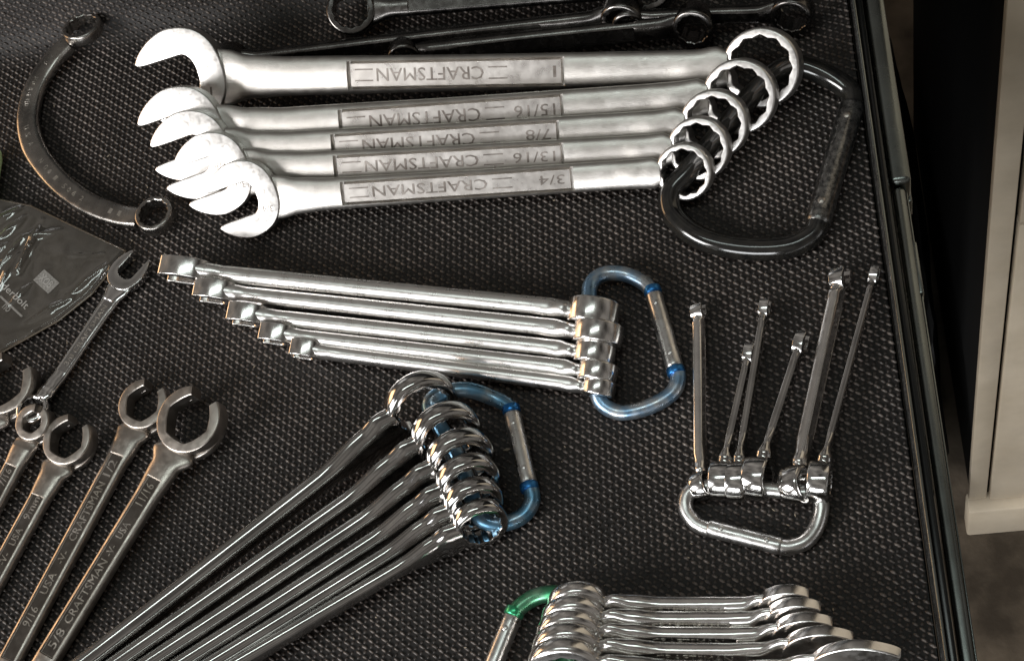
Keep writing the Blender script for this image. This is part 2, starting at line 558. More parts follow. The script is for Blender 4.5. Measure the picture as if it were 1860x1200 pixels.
# ------------------------------------------------------------------ drawer, chest, cabinet
ch = tag(empty('tool_chest', Matrix.Translation((0, 0, FZ))), 'black enamel tool chest with its drawer pulled out, slide rail on the right', 'tool chest')
mesh('body', bevbox(-0.46, 0.219, 0.31, 0.75, 0.05, 1.22, 0.004), M_DRAWER, ch)
dr = mesh('drawer', merge(bevbox(-0.43, 0.1968, -0.31, 0.262, -0.010, -0.005, 0.0008), bevbox(-0.43, 0.1968, 0.2625, 0.2645, -0.055, 0.07, 0.0006)), M_DRAWER, ch)
dr.location = (0, 0, -FZ)
mesh('side_panel', bevbox(0.1972, 0.1990, -0.31, 0.262, -0.055, 0.030, 0.0007, 3), M_EDGE, dr)
mesh('edge_highlight', tube([Vector((0.1981, y_, 0.0302)) for y_ in (-0.31, -0.15, 0.0, 0.15, 0.262)], 0.75*MM, 10), M_RAIL, dr)  # rod added to give the panel's top edge a bright highlight line
mesh('side_flange', bevbox(0.1993, 0.2030, -0.31, 0.262, 0.0200, 0.0255, 0.0012), M_DRAWER, dr)
mesh('slide_rail', merge(bevbox(0.2036, 0.2148, 0.050, 0.300, 0.000, 0.0195, 0.0032, 4), bevbox(0.2128, 0.2152, 0.050, 0.300, -0.016, -0.001, 0.0008)), M_RAIL, dr)
mesh('inner_rail', merge(bevbox(0.2045, 0.2112, -0.31, 0.0495, 0.002, 0.0165, 0.0026, 4), bevbox(0.2116, 0.2126, -0.31, 0.0495, -0.010, 0.010, 0.0004)), M_RAIL, dr)
mesh('rail_stop', bevbox(0.2105, 0.2132, -0.012, 0.018, 0.004, 0.0125, 0.0008), M_RAIL, dr)

cx, cy, SEAM = 0.2995, 0.2545, 0.658
cb = tag(empty('beige_cabinet', Matrix.Translation((cx, cy, FZ))), 'beige metal cabinet standing on the floor right of the drawer', 'cabinet')
mesh('carcass', bevbox(0.004, 0.6, 0.012, 0.5, 0.05, 1.6, 0.002), M_GAP, cb)
mesh('stile', bevbox(0.0, 0.0185, 0.0, 0.010, 0.074, 1.6, 0.0012), M_BEIGE, cb)
mesh('door', bevbox(0.0218, 0.58, -0.002, 0.010, 0.074, SEAM-0.0018, 0.0015), M_BEIGE, cb)
mesh('drawer_front', bevbox(0.0218, 0.58, -0.002, 0.010, SEAM+0.0018, 1.58, 0.0015), M_BEIGE, cb)
mesh('plinth', bevbox(-0.002, 0.6, -0.014, 0.010, 0.0, 0.071, 0.003), M_BEIGE, cb)

# a black bag in the gap between chest and cabinet
V, F = [], []
NU, NV = 40, 28
for j in range(NV+1):
    ph = math.pi*j/NV
    for i in range(NU):
        th = 2*math.pi*i/NU
        d = Vector((math.sin(ph)*math.cos(th), math.sin(ph)*math.sin(th), math.cos(ph)))
        k = 1+0.22*noise.noise(d*2.2)+0.10*abs(noise.noise(d*6.0))
        p = Vector((d.x*0.030*k, d.y*0.30*k, d.z*0.16*k))
        p.z = max(p.z, -0.15)
        V.append(p)
for j in range(NV):
    for i in range(NU):
        i2 = (i+1) % NU
        F.append((j*NU+i, j*NU+i2, (j+1)*NU+i2, (j+1)*NU+i))
bg = mesh('black_bag', (V, F), M_BAG)
bg.location = (0.258, 0.54, FZ+0.15)
tag(bg, 'crumpled black bag in the gap beside the beige cabinet', 'bag')

# ------------------------------------------------------------------ wrenches
def frame(A, B, phi):
    x = (B-A).normalized()
    z = Vector((0, 0, 1))
    z = (z-x*z.dot(x)).normalized()
    y = z.cross(x)
    z2 = z*math.cos(phi)-y*math.sin(phi)
    y2 = z2.cross(x)
    return Matrix(((x.x, y2.x, z2.x, A.x), (x.y, y2.y, z2.y, A.y), (x.z, y2.z, z2.z, A.z), (0, 0, 0, 1)))

def lettering(parent, s, x, y, z, length, height, mat, flip=False, ext=0.12*MM, zf=None):
    vf = text_mesh(s, length, height, ext)
    M = Matrix.Translation((x, y, z)) @ (Matrix.Rotation(math.pi, 4, 'Z') if flip else Matrix.Identity(4))
    if zf:
        v = [M @ p for p in vf[0]]
        return mesh('lettering', ([Vector((p.x, p.y, p.z-z+zf(p.x))) for p in v], vf[1]), mat, parent, smooth=False)
    return mesh('lettering', xf(vf, M), mat, parent, smooth=False)

def panel_plate(root, at, pocket, pdepth, mat, m0=1.15*MM, lift=0.06*MM):
    def zf0(xx):
        _, zc, ww, tt, e = at(xx)
        a, b_ = ww/2, tt/2
        return zc+max(b_*max(0.0, 1-(min(pocket[2], a*0.86)/a)**e)**(1/e)-pdepth, 0.3*MM)
    mo = min(m0, pocket[2]*0.18)
    hw = pocket[2]-mo*1.02
    V, F = [], []
    NS = 24
    xa, xb_ = pocket[0]+mo*1.3, pocket[1]-mo*1.3
    for k in range(NS+1):
        xx = xa+(xb_-xa)*k/NS
        zz = zf0(xx)
        for yy, dz in ((-hw, -0.8*MM), (-hw, -0.1*MM), (-hw+0.25*MM, lift), (hw-0.25*MM, lift), (hw, -0.1*MM), (hw, -0.8*MM)):
            V.append(Vector((xx, yy, zz+dz)))
    for k in range(NS):
        for q in range(5):
            F.append((k*6+q, k*6+q+1, k*6+7+q, k*6+6+q))
    F.append((0, 1, 2, 3, 4, 5)); F.append(tuple(NS*6+q for q in range(6)))
    return mesh('panel', (V, F), mat, root, sharp=30, up=True)

def combo(name, label, group, A, B, phi, w, jt, jrot, ws, ts, Rb, tb, m_sh, m_jaw, m_box, ex=2.6, pocket=None, texts=(), fat=1.0, btilt=R(9),
          brise=2.0*MM, jbev=0.8*MM, marks=None, rd=None, cat='wrench', neck=1.0, pdepth=0.7*MM, wmid=None, moat=0.0, hole=None, bw=1.0, nt=0.66, xbf=0.88):
    L = (B-A).length
    root = tag(empty(name, frame(A, B, phi)), label, cat, group)
    mesh('open_end', plate(jaw_outline(w, jrot, fat), jt, jbev), m_jaw, root)
    wm = wmid or ws*0.9
    xb = L-Rb*xbf
    st = [(w*0.62, 0, w*1.45*neck, jt*nt, 2.4), (w*1.12, 0, w*1.28*neck, jt*min(1.0, nt*1.12), 2.4), (w*1.75, 0, max(ws*1.12, w*0.82*neck), ts*0.98, ex), (w*2.7, 0, ws, ts, ex),
          (L*0.55, 0, wm, ts, ex), (L-Rb*(2.6 if bw == 1.0 else 3.2), 0, wm*0.98, ts, ex), (L-Rb*1.75, brise*0.4, max(wm, Rb*0.85*bw), ts*1.05, 2.4), (L-Rb*1.15, brise*0.9, max(wm*0.95, Rb*1.08*bw), tb*(0.75 if bw == 1.0 else 0.9), 2.3), (xb, brise, Rb*(0.9 if bw == 1.0 else 1.22), tb*(0.74 if bw == 1.0 else 0.94), 2.3)]
    (vf, at) = shank(st, pocket, depth=pdepth, moat=moat)
    mesh('shank', vf, m_sh, root, sharp=40)
    ri = Rb*hole if hole else min(w*0.53, Rb*0.74)
    bm_ = xf(ring(Rb, ri, tb, rd or min(2.2*MM, Rb*0.2)), Matrix.Translation((L, 0, brise)) @ Matrix.Rotation(-btilt, 4, 'Y'))
    bo = mesh('box_end', bm_, m_box, root, sharp=42)
    if pocket and moat: panel_plate(root, at, pocket, pdepth, M_PANEL)
    if pocket:
        for t in texts:
            s, x, ln, h, mt, flip = t[:6]
            yy = t[6] if len(t) > 6 else 0.0
            def zf(xx):
                _, zc, ww, tt, e = at(xx)
                a, b_ = ww/2, tt/2
                return zc+max(b_*max(0.0, 1-(min(pocket[2], a*0.86)/a)**e)**(1/e)-pdepth, 0.3*MM)+0.14*MM
            lettering(root, s, x, yy, 0.0, ln, h, mt, flip, zf=zf)
    if marks:
        for s, x, y, ln, h in marks:
            lettering(root, s, x, y, jt/2+0.02*MM, ln, h, M_RELIEFSHADE, True, 0.06*MM)
    return root

# --- five large satin combination wrenches on the black carabiner
GA = 'satin combination wrenches on the black carabiner'
setA = [  # label, jaw px, box px, opening, box radius, box thick, shank width, pocket px x-range, size text
    ('largest satin combination wrench, marked 1, at the top of the black carabiner set', (330, 142), (1386, 122), 25.4, 21.6, 12.0, 22.6, (655, 1046), '1'),
    ('satin combination wrench marked 15/16, second from the top in the black carabiner set', (332, 244), (1346, 174), 23.8, 20.2, 11.6, 22.6, (636, 1040), '15/16'),
    ('satin combination wrench marked 7/8, middle of the five on the black carabiner', (350, 282), (1300, 224), 22.2, 18.6, 11.0, 20.5, (620, 1030), '7/8'),
    ('satin combination wrench marked 13/16, fourth from the top on the black carabiner', (388, 316), (1272, 268), 20.6, 17.0, 10.6, 19.5, (622, 1036), '13/16'),
    ('front satin combination wrench marked 3/4, lowest of the black carabiner set', (442, 362), (1246, 310), 19.05, 15.4, 10.2, 18.0, (632, 1050), '3/4'),
]
PHA = R(40)
for lab, ja, bx_, w, Rb, tb, ws, pk, size in setA:
    w *= MM; Rb *= MM; tb *= MM; ws *= MM
    jt = 0.36*w+1.0*MM
    zA = 1.15*w*math.sin(PHA)+jt/2*math.cos(PHA)+0.8*MM
    zB = Rb*math.sin(PHA)+tb/2*math.cos(PHA)
    A, B = P(*ja, zA), P(*bx_, zB)
    L = (B-A).length
    fx = lambda px: (px-ja[0])/(bx_[0]-ja[0])*L
    x0, x1 = fx(pk[0]), fx(pk[1])
    pw = ws*0.335
    n = x1-x0
    tl = n*0.036*len(size) if len(size) > 1 else n*0.013
    tx = [(size, x1-n*0.035-tl/2, tl, pw*0.85, M_RELIEFSHADE, True),
          ('CRAFTSMAN', x0+n*0.385, n*0.50, pw*0.98, M_RELIEFSHADE, True),
          ('\u2014', x0+n*0.075, n*0.085, pw*0.10, M_RELIEFSHADE, True, pw*0.42), ('\u2014', x0+n*0.075, n*0.085, pw*0.10, M_RELIEFSHADE, True, -pw*0.42),
          ('\u2014', x0+n*0.70, n*0.085, pw*0.10, M_RELIEFSHADE, True, pw*0.42), ('\u2014', x0+n*0.70, n*0.085, pw*0.10, M_RELIEFSHADE, True, -pw*0.42)]
    combo('combination_wrench', lab, GA, A, B, PHA, w, jt, R(15), ws, 0.42*ws+1.0*MM, Rb, tb, M_SATIN, M_SATINJAW, M_SATINJAW, ex=2.5,
          pocket=(x0, x1, pw), texts=tx, btilt=R(10), marks=[(size, w*0.80, -w*0.30, w*(0.11*len(size) if len(size) > 1 else 0.05), w*0.2), ('C', w*0.72, w*0.22, w*0.12, w*0.16)], neck=1.0, jbev=0.9*MM, hole=0.755, rd=1.4*MM, moat=2.4*MM, pdepth=0.4*MM)

def carabiner(name, label, body_px, gate_px, rad, m_body, m_gate, m_band=None, rivets=True, group=None, band_ends=(0, 1), m_rivet=None):
    """body_px: open path of (px, py, z) from one gate end round to the other"""
    pts = [P(*q) for q in body_px]
    c = sum(pts, Vector())/len(pts)
    root = tag(empty(name, Matrix.Translation((c.x, c.y, 0))), label, 'carabiner', group)
    o = Vector((c.x, c.y, 0))
    path = [p-o for p in crom(pts, 9)]
    mesh('body', tube(path, rad, 20), m_body, root, sharp=50)
    a, b = P(*gate_px[0])-o, P(*gate_px[1])-o
    d = (b-a).normalized()
    gp = [a+d*t*(b-a).length for t in (0, 0.012, 0.03, 0.1, 0.5, 0.9, 0.97, 0.988, 1)]
    rg = rad*1.1
    g = mesh('gate', tube(gp, [rg*0.86, rg*0.96, rg, rg, rg, rg, rg, rg*0.96, rg*0.86], 20), m_gate, root, sharp=50)
    if m_band:
        for k in band_ends:
            e = a if k == 0 else b
            s = 1 if k == 0 else -1
            mesh('band', tube([e-d*s*rad*0.95, e-d*s*rad*0.8, e-d*s*rad*0.1, e+d*s*rad*0.02], [rg*1.0, rg*1.06, rg*1.06, rg*0.98], 20), m_band, root, sharp=50)
    if rivets:
        upv = Vector((0, 0, 1))
        for e, s in ((a, 1), (b, -1)):
            q = e+d*s*rad*1.8
            mesh('rivet', tube([q+upv*rg*0.7, q+upv*rg*1.02, q+upv*rg*1.1], [rad*0.34, rad*0.34, rad*0.2], 12), m_rivet or m_gate, g)
    return root

carabiner('carabiner', 'large black carabiner holding the satin combination wrenches', [
    (1549, 196, 0.0075), (1545, 168, 0.008), (1510, 142, 0.010), (1462, 122, 0.013), (1425, 124, 0.0145), (1384, 154, 0.0150), (1336, 208, 0.0145), (1288, 266, 0.013),
    (1248, 314, 0.011), (1218, 350, 0.009), (1224, 392, 0.0065), (1272, 432, 0.0058), (1346, 451, 0.0056), (1426, 450, 0.0056), (1474, 428, 0.0062), (1486, 404, 0.0075)],
    [(1549, 190, 0.0075), (1484, 408, 0.0075)], 6.2*MM, M_BLACKGLOSS, M_GATE, m_rivet=M_DULL)

# --- five chrome wrenches standing on edge on the worn blue carabiner
GB = 'chrome wrenches on edge on the worn blue carabiner'
setB = [
    ('longest chrome wrench standing on edge, topmost on the worn blue carabiner', (338, 492), (1078, 566), 15.0, 13.6, 13.0, 12.0, 10.2),
    ('second chrome wrench from the top on the worn blue carabiner', (392, 530), (1086, 604), 12.5, 13.0, 11.4, 11.0, 9.8),
    ('third chrome wrench down on the worn blue carabiner, middle of the five', (450, 572), (1080, 640), 11.5, 10.8, 10.6, 10.5, 9.4),
    ('fourth chrome wrench from the top on the worn blue carabiner', (503, 607), (1086, 674), 10.0, 10.2, 9.8, 10.0, 8.8),
    ('shortest chrome wrench, lowest of the five on the worn blue carabiner', (556, 635), (1088, 703), 9.0, 8.6, 8.8, 9.2, 8.0),
]
for i, (lab, ja, bx_, w, Rb, tb, ws, ts) in enumerate(setB):
    w *= MM; Rb *= MM; tb *= MM; ws *= MM; ts *= MM
    A, B = P(*ja, w*1.05+0.5*MM), P(*bx_, Rb+0.3*MM)
    L = (B-A).length
    combo('chrome_wrench', lab, GB, A, B, R(103), w*0.92, ts*1.08, R(-8), ws, ts, Rb, tb, M_BSATIN, M_CHROMEB, M_CHROMEB, ex=2.1,
          btilt=0.0, brise=0.8*MM, fat=0.62, rd=1.1*MM, jbev=0.6*MM, hole=0.66, nt=0.85)
carabiner('carabiner', 'worn blue and silver carabiner holding chrome wrenches on edge', [
    (1187, 534, 0.006), (1170, 514, 0.006), (1135, 498, 0.0065), (1095, 498, 0.008), (1072, 520, 0.010), (1072, 565, 0.0125), (1078, 620, 0.0118), (1084, 670, 0.010),
    (1084, 708, 0.0088), (1096, 735, 0.0065), (1130, 749, 0.005), (1180, 738, 0.0048), (1220, 714, 0.005), (1232, 686, 0.0055), (1226, 664, 0.006)],
    [(1187, 534, 0.006), (1226, 668, 0.006)], 4.1*MM, M_BLUEWORN, M_ALU, M_BLUEBAND)

# --- six polished long wrenches on the blue carabiner
GC = 'polished long wrenches on the blue carabiner'
ordn = ['topmost and widest', 'second from the top', 'third from the top', 'fourth from the top', 'fifth from the top', 'lowest and thinnest']
setC = [((172, 1194), (762, 734), 19.5, 10.6, 13.5), ((232, 1194), (808, 786), 18.6, 10.4, 12.0), ((290, 1194), (834, 830), 17.8, 10.2, 11.6),
        ((350, 1194), (848, 872), 16.8, 10.0, 11.2), ((406, 1194), (858, 911), 15.6, 9.8, 10.8), ((452, 1194), (870, 946), 14.2, 9.4, 10.2)]
PHC = R(70)
for i, (lo, bx_, Rb, tb, ws) in enumerate(setC):
    Rb *= MM; tb *= MM; ws *= MM
    w = Rb*1.12
    zz = Rb*math.sin(PHC)+tb/2*math.cos(PHC)
    B = P(*bx_, zz)
    A = P(*lo, zz*0.9)
    A = B+(A-B).normalized()*((A-B).length+0.075)
    L = (B-A).length
    combo('polished_wrench', 'polished long-shank wrench, %s of the six on the blue carabiner' % ordn[i], GC, A, B, PHC, w, 6.5*MM, R(15), ws, ws*0.70, Rb, tb,
          M_CHROMED, M_CHROMED, M_CHROMED, ex=2.3, btilt=R(6), brise=1.2*MM, rd=2.6*MM, hole=0.66, bw=1.25, xbf=0.74, fat=0.9, jbev=1.2*MM)
carabiner('carabiner', 'blue carabiner with a silver gate holding the polished long wrenches', [
    (930, 752, 0.008), (922, 736, 0.008), (895, 722, 0.009), (850, 708, 0.014), (804, 714, 0.0165), (780, 738, 0.0165), (812, 796, 0.0155), (838, 844, 0.0145), (854, 892, 0.0135),
    (866, 932, 0.0115), (884, 948, 0.0095), (916, 950, 0.0065), (950, 936, 0.006), (967, 908, 0.0065), (962, 880, 0.0075)],
    [(930, 750, 0.008), (960, 878, 0.0075)], 4.1*MM, M_BLUE, M_ALU, M_BLUEBAND)

# --- flare nut wrenches at the left
GD = 'flare nut wrenches at the left'
def flare(label, ringpx, lowpx, ext, Ro, ri, tk, ws, z, zl, texts, pk, gapw, phi=0.0, roll=0.0):
    Ro *= MM; ri *= MM; tk *= MM; ws *= MM; z *= MM; zl *= MM
    B = P(*ringpx, z); A = P(*lowpx, zl)
    A = B+(A-B).normalized()*((A-B).length+ext)
    L = (B-A).length
    root = tag(empty('flare_nut_wrench', frame(A, B, phi)), label, 'wrench', GD)
    ga = R(gapw)
    head = xf(ring(Ro, ri, tk, 1.0*MM, 6, gap=(R(-6)+roll, ga), N=84), Matrix.Translation((L, 0, 0.6*MM)) @ Matrix.Rotation(R(-6), 4, 'Y'))
    h = mesh('flare_end', head, M_DULL, root, sharp=30)
    # collar step under the ring
    col = xf(ring(Ro*1.0, ri*1.12, tk*0.5, 1.6*MM, 6, gap=(R(-6)+roll, ga*1.25), N=60), Matrix.Translation((L-0.10*Ro, 0, -tk*0.30)) @ Matrix.Rotation(R(-6), 4, 'Y'))
    mesh('collar', col, M_DULL, h, sharp=30)
    st = [(-0.012, 0, ws*1.02, 7.4*MM, 3.2), (L*0.4, 0, ws, 7.2*MM, 3.2), (L-Ro*2.6, 0, ws*1.04, 7.2*MM, 3.0), (L-Ro*1.5, 0, ws*1.28, 7.6*MM, 2.6), (L-Ro*1.08, -0.6*MM, Ro*1.42, tk*0.66, 2.3), (L-Ro*0.80, -0.8*MM, Ro*1.05, tk*0.5, 2.3)]
    p = (L-pk[1]*MM, L-pk[0]*MM, ws*0.30)
    vf, at = shank(st, p, depth=0.8*MM)
    mesh('shank', vf, M_DULL, root, sharp=36)
    panel_plate(root, at, p, 0.8*MM, M_FLAREPANEL, 0.2*MM, 0.05*MM)
    far = xf(ring(Ro*0.85, ri*0.85, tk*0.9, 1.0*MM, 6, gap=(math.pi, R(34)), N=60), Matrix.Translation((-0.014-Ro*0.6, 0, 0)))
    mesh('flare_end', far, M_DULL, root, sharp=30)
    for s, d, ln, hh in texts:
        x = L-d*MM
        def zf(xx):
            _, zc, ww, tt, e = at(xx)
            a, b_ = ww/2, tt/2
            return zc+max(b_*max(0.0, 1-(p[2]/a)**e)**(1/e)-0.8*MM, 0.3*MM)+0.12*MM
        lettering(root, s, x, 0, 0.0, ln*1.08*MM, hh*1.2*MM, M_BRIGHTSTAMP, False, 0.35*MM, zf)
    return root
flare('large flare nut wrench marked 5/8 and 11/16, rightmost of the flare nut wrenches', (350, 766), (84, 1200), 0.02, 18.6, 12.2, 11.0, 13.5, 12.5, 4.2,
      [('11/16', 45.5, 11.5, 4.2), ('USA', 67, 8.5, 3.6), ('-V-', 79, 5.5, 3.2), ('CRAFTSMAN', 103, 34, 3.8), ('5/8', 130.5, 10, 4.0)], (36, 140), 29)
flare('flare nut wrench marked 1/2, its ring half hidden behind the rightmost one', (266, 738), (18, 1200), 0.02, 14.4, 9.2, 10.0, 12.5, 5.5, 4.2,
      [('1/2', 39, 8.5, 4.0), ('CRAFTSMAN', 65, 32, 3.8), ('-V-', 92, 6.5, 3.2), ('USA', 107, 11, 3.6), ('9/16', 126, 10, 3.8)], (31, 150), 27)
flare('flare nut wrench with an open ring, third from the right of the flare nut wrenches', (129, 802), (10, 1020), 0.07, 14.4, 9.6, 10.0, 12.0, 7.0, 4.2,
      [('9mm', 41, 12, 3.4), ('USA', 58, 9, 3.4), ('-V-', 71, 6, 3.2), ('CRAFTSMAN', 92, 26, 3.4)], (34, 150), 29)
flare('small flare nut wrench lying over the end of the slim chrome wrench', (66, 770), (-28, 950), 0.07, 10.4, 5.6, 9.0, 11.0, 9.5, 4.2,
      [('7/16', 33, 9, 3.4), ('CRAFTSMAN', 60, 28, 3.4)], (26, 120), 18)
flare('big flare nut wrench cut off by the left edge of the photo', (14, 700), (-100, 900), 0.08, 18.6, 12.4, 11.0, 13.5, 6.5, 4.5, [], (40, 140), 36)

# --- slim chrome combination wrench by the plastic packet
A, B = P(236, 493, 0.005), P(64, 748, 0.005)
combo('slim_chrome_wrench', 'slim chrome combination wrench between the plastic packet and flare nut wrenches', None, A, B, 0.0, 11.5*MM, 5.0*MM, R(-10), 10.0*MM, 4.6*MM, 9.5*MM, 7.0*MM,
      M_CHROME, M_CHROME, M_CHROME, ex=2.2, pocket=((B-A).length*0.22, (B-A).length*0.72, 2.7*MM), pdepth=0.9*MM, fat=0.72, jbev=1.4*MM,
      texts=[('CRAFTSMAN', (B-A).length*0.42, 32*MM, 3.0*MM, M_BRIGHTSTAMP, True), ('3/8', (B-A).length*0.64, 7*MM, 3.0*MM, M_BRIGHTSTAMP, True)])

# --- half-moon box wrench
cpx = [(150, 56, 14), (122, 82, 11), (96, 110, 8), (72, 145, 6), (56, 185, 4.5), (52, 225, 4.5), (62, 268, 4.5), (86, 306, 4.5), (122, 344, 4.5), (168, 374, 5), (214, 391, 6), (250, 396, 8), (280, 395, 9)]
pts = [P(x, y, z*MM) for x, y, z in cpx]
o = Vector((pts[5].x, pts[5].y, 0))
hm = tag(empty('half_moon_wrench', Matrix.Translation(o)), 'curved half-moon box wrench lying at the upper left of the liner', 'wrench')
_c1, _c2 = P(151, 54, 0.0155), P(283, 393, 0.0085)
path = [p-o for p in crom(pts, 10) if (p-_c1).xy.length > 0.0112 and (p-_c2).xy.length > 0.0097]
V, F = [], []
n = len(path)
KK = 20
for i, p in enumerate(path):
    t = (path[min(i+1, n-1)]-path[max(i-1, 0)]).normalized()
    side = Vector((0, 0, 1)).cross(t).normalized()
    u = t.cross(side)
    e = abs(i/(n-1)-0.5)*2
    hw = (6.4+1.0*(1-e))*MM
    ht = (3.5+0.6*(1-e))*MM
    for k in range(KK):
        th = 2*math.pi*k/KK
        c_, s_ = math.cos(th), math.sin(th)
        V.append(p+side*(hw*math.copysign(abs(c_)**0.5, c_))+u*(ht*math.copysign(abs(s_)**0.6, s_)))
for i in range(n-1):
    for k in range(KK):
        k2 = (k+1) % KK
        F.append((i*KK+k, i*KK+k2, (i+1)*KK+k2, (i+1)*KK+k))
F.append(tuple(range(KK))); F.append(tuple((n-1)*KK+k for k in range(KK)))
hbody = mesh('curved_shank', (V, F), M_OLD, hm, sharp=40)
mesh('box_end', xf(ring(12.6*MM, 9.2*MM, 7.5*MM, 1.3*MM), Matrix.Translation(P(151, 54, 0.0155)-o) @ Matrix.Rotation(R(-14), 4, 'X')), M_OLD, hm, sharp=42)
mesh('box_end', xf(ring(11.4*MM, 8.3*MM, 9.0*MM, 1.3*MM), Matrix.Translation(P(283, 393, 0.0085)-o)), M_OLD, hm, sharp=42)
def along(s, frac, size):
    i = max(1, min(n-2, int(frac*(n-1))))
    t = (path[i+1]-path[i-1]).normalized()
    t.z = 0; t.normalize()
    side = Vector((0, 0, 1)).cross(t)
    e = abs(i/(n-1)-0.5)*2
    p = path[i]+Vector((0, 0, (3.5+0.6*(1-e))*MM+0.02*MM))
    M = Matrix(((t.x, side.x, 0, p.x), (t.y, side.y, 0, p.y), (0, 0, 1, p.z), (0, 0, 0, 1)))
    mesh('lettering', xf(text_mesh(s, size*0.72*len(s)*MM, size*MM, 0.1*MM), M), M_BRIGHTSTAMP, hm, smooth=False)
for k, c_ in enumerate('7/8'): along(c_, 0.10+0.022*k, 3.2)
for k, c_ in enumerate('FORGED'): along(c_, 0.22+0.024*k, 3.0)
for k, c_ in enumerate('USA'): along(c_, 0.44+0.03*k, 3.4)
for k, c_ in enumerate('NO.1'): along(c_, 0.58+0.028*k, 3.2)
for k, c_ in enumerate('5062'): along(c_, 0.70+0.022*k, 3.2)
for k, c_ in enumerate('11'): along(c_, 0.875+0.04*k, 3.2)

# --- six small wrenches on the plain silver carabiner
GG = 'small wrenches on the plain silver carabiner'
setG = [
    ('leftmost small wrench on the silver carabiner, narrow and upright', (1269, 566), (1272, 882), 4.6, 7.0, 8.0, 6.4, 5.6, 66),
    ('short small wrench, second from the left on the silver carabiner', (1361, 642), (1308, 872), 5.8, 9.6, 10.2, 6.4, 4.0, 84),
    ('small wrench rising behind the two short ones on the silver carabiner', (1389, 560), (1336, 874), 5.6, 10.0, 9.6, 6.4, 4.0, 84),
    ('short small wrench with forked end, fourth from the left on the silver carabiner', (1455, 624), (1374, 868), 7.0, 10.8, 11.4, 6.8, 4.4, 80),
    ('longest and widest small wrench, second from the right on the silver carabiner', (1526, 506), (1444, 880), 6.4, 9.8, 10.5, 8.6, 6.6, 64),
    ('rightmost small wrench on the silver carabiner, thin beside the drawer side', (1588, 500), (1486, 874), 5.8, 10.2, 10.6, 6.8, 3.6, 88),
]
for i, (lab, ja, bx_, w, Rb, tb, ws, ts, ph) in enumerate(setG):
    w *= MM; Rb *= MM; tb *= MM; ws *= MM; ts *= MM
    A, B = P(*ja, w*1.1+1*MM), P(*bx_, Rb+0.2*MM)
    L = (B-A).length
    combo('ignition_wrench', lab, GG, A, B, R(-ph), w*0.85, ts*1.15, R(12), ws, ts, Rb, tb, M_CHROMEB if i in (0, 4) else M_CHROMED, M_CHROME, M_CHROME, ex=4.0,
          pocket=(L*0.15, L*0.78, ws*0.26), pdepth=0.35*MM, btilt=R(6), brise=0.6*MM, fat=0.72, rd=1.2*MM, jbev=0.9*MM, hole=0.6, nt=0.95)
carabiner('carabiner', 'plain silver carabiner at the lower right holding six small wrenches', [
    (1290, 962, 0.0045), (1264, 950, 0.0045), (1246, 925, 0.005), (1248, 900, 0.0065), (1268, 886, 0.0078), (1320, 882, 0.0082), (1390, 888, 0.0085), (1446, 894, 0.0082),
    (1482, 898, 0.0075), (1492, 918, 0.006), (1484, 955, 0.0045), (1464, 982, 0.0042), (1434, 993, 0.0042), (1412, 990, 0.0045)],
    [(1286, 958, 0.005), (1420, 992, 0.005)], 3.9*MM, M_ALU, M_ALU, None)

# --- stubby wrenches at the bottom on the green carabiner
GH = 'stubby chrome wrenches on the green carabiner'
setH = [((1052, 1096), (1434, 1104), 12.5, 15.0, 8.6, 10.0), ((1044, 1124), (1452, 1130), 13.5, 16.0, 8.8, 10.2), ((1038, 1150), (1470, 1160), 14.5, 16.5, 9.0, 10.4),
        ((1034, 1178), (1500, 1192), 17.0, 17.5, 9.2, 10.8), ((1030, 1208), (1570, 1232), 22.0, 18.5, 9.6, 12.0)]
hl = ['topmost and smallest', 'second from the top', 'third from the top', 'fourth from the top', 'lowest, with the biggest open end']
PHH = R(65)
for i, (bx_, ja, w, Rb, tb, ws) in enumerate(setH):
    w *= MM; Rb *= MM; tb *= MM; ws *= MM
    B, A = P(*bx_, Rb*math.sin(PHH)+tb/2*math.cos(PHH)), P(*ja, w*1.1*math.sin(PHH)+3*MM)
    L = (B-A).length
    combo('stubby_wrench', 'stubby chrome wrench on the green carabiner, %s' % hl[i], GH, A, B, -PHH, w, 6.0*MM, R(15), ws, 8.4*MM, Rb, tb, M_CHROMEB, M_CHROMEB, M_CHROMEB, ex=2.3,
          pocket=(L*0.30, L*0.72, ws*0.25), pdepth=0.5*MM, btilt=R(7), brise=1.8*MM, rd=2.4*MM, fat=0.85, jbev=1.4*MM,
          texts=[('CRAFTSMAN', L*0.5, L*0.3, ws*0.3, M_BRIGHTSTAMP, True)])
carabiner('carabiner', 'green carabiner with a silver gate at the bottom edge', [
    (930, 1124, 0.0075), (944, 1102, 0.008), (976, 1082, 0.0095), (1014, 1078, 0.0115), (1040, 1092, 0.013), (1040, 1122, 0.0135), (1034, 1152, 0.014), (1030, 1182, 0.014), (1024, 1216, 0.014),
    (1008, 1262, 0.011), (970, 1292, 0.008), (920, 1300, 0.006), (880, 1280, 0.006), (878, 1246, 0.007)],
    [(932, 1118, 0.0075), (880, 1246, 0.007)], 4.2*MM, M_GREEN, M_ALU, M_GREENBAND, band_ends=(0,))

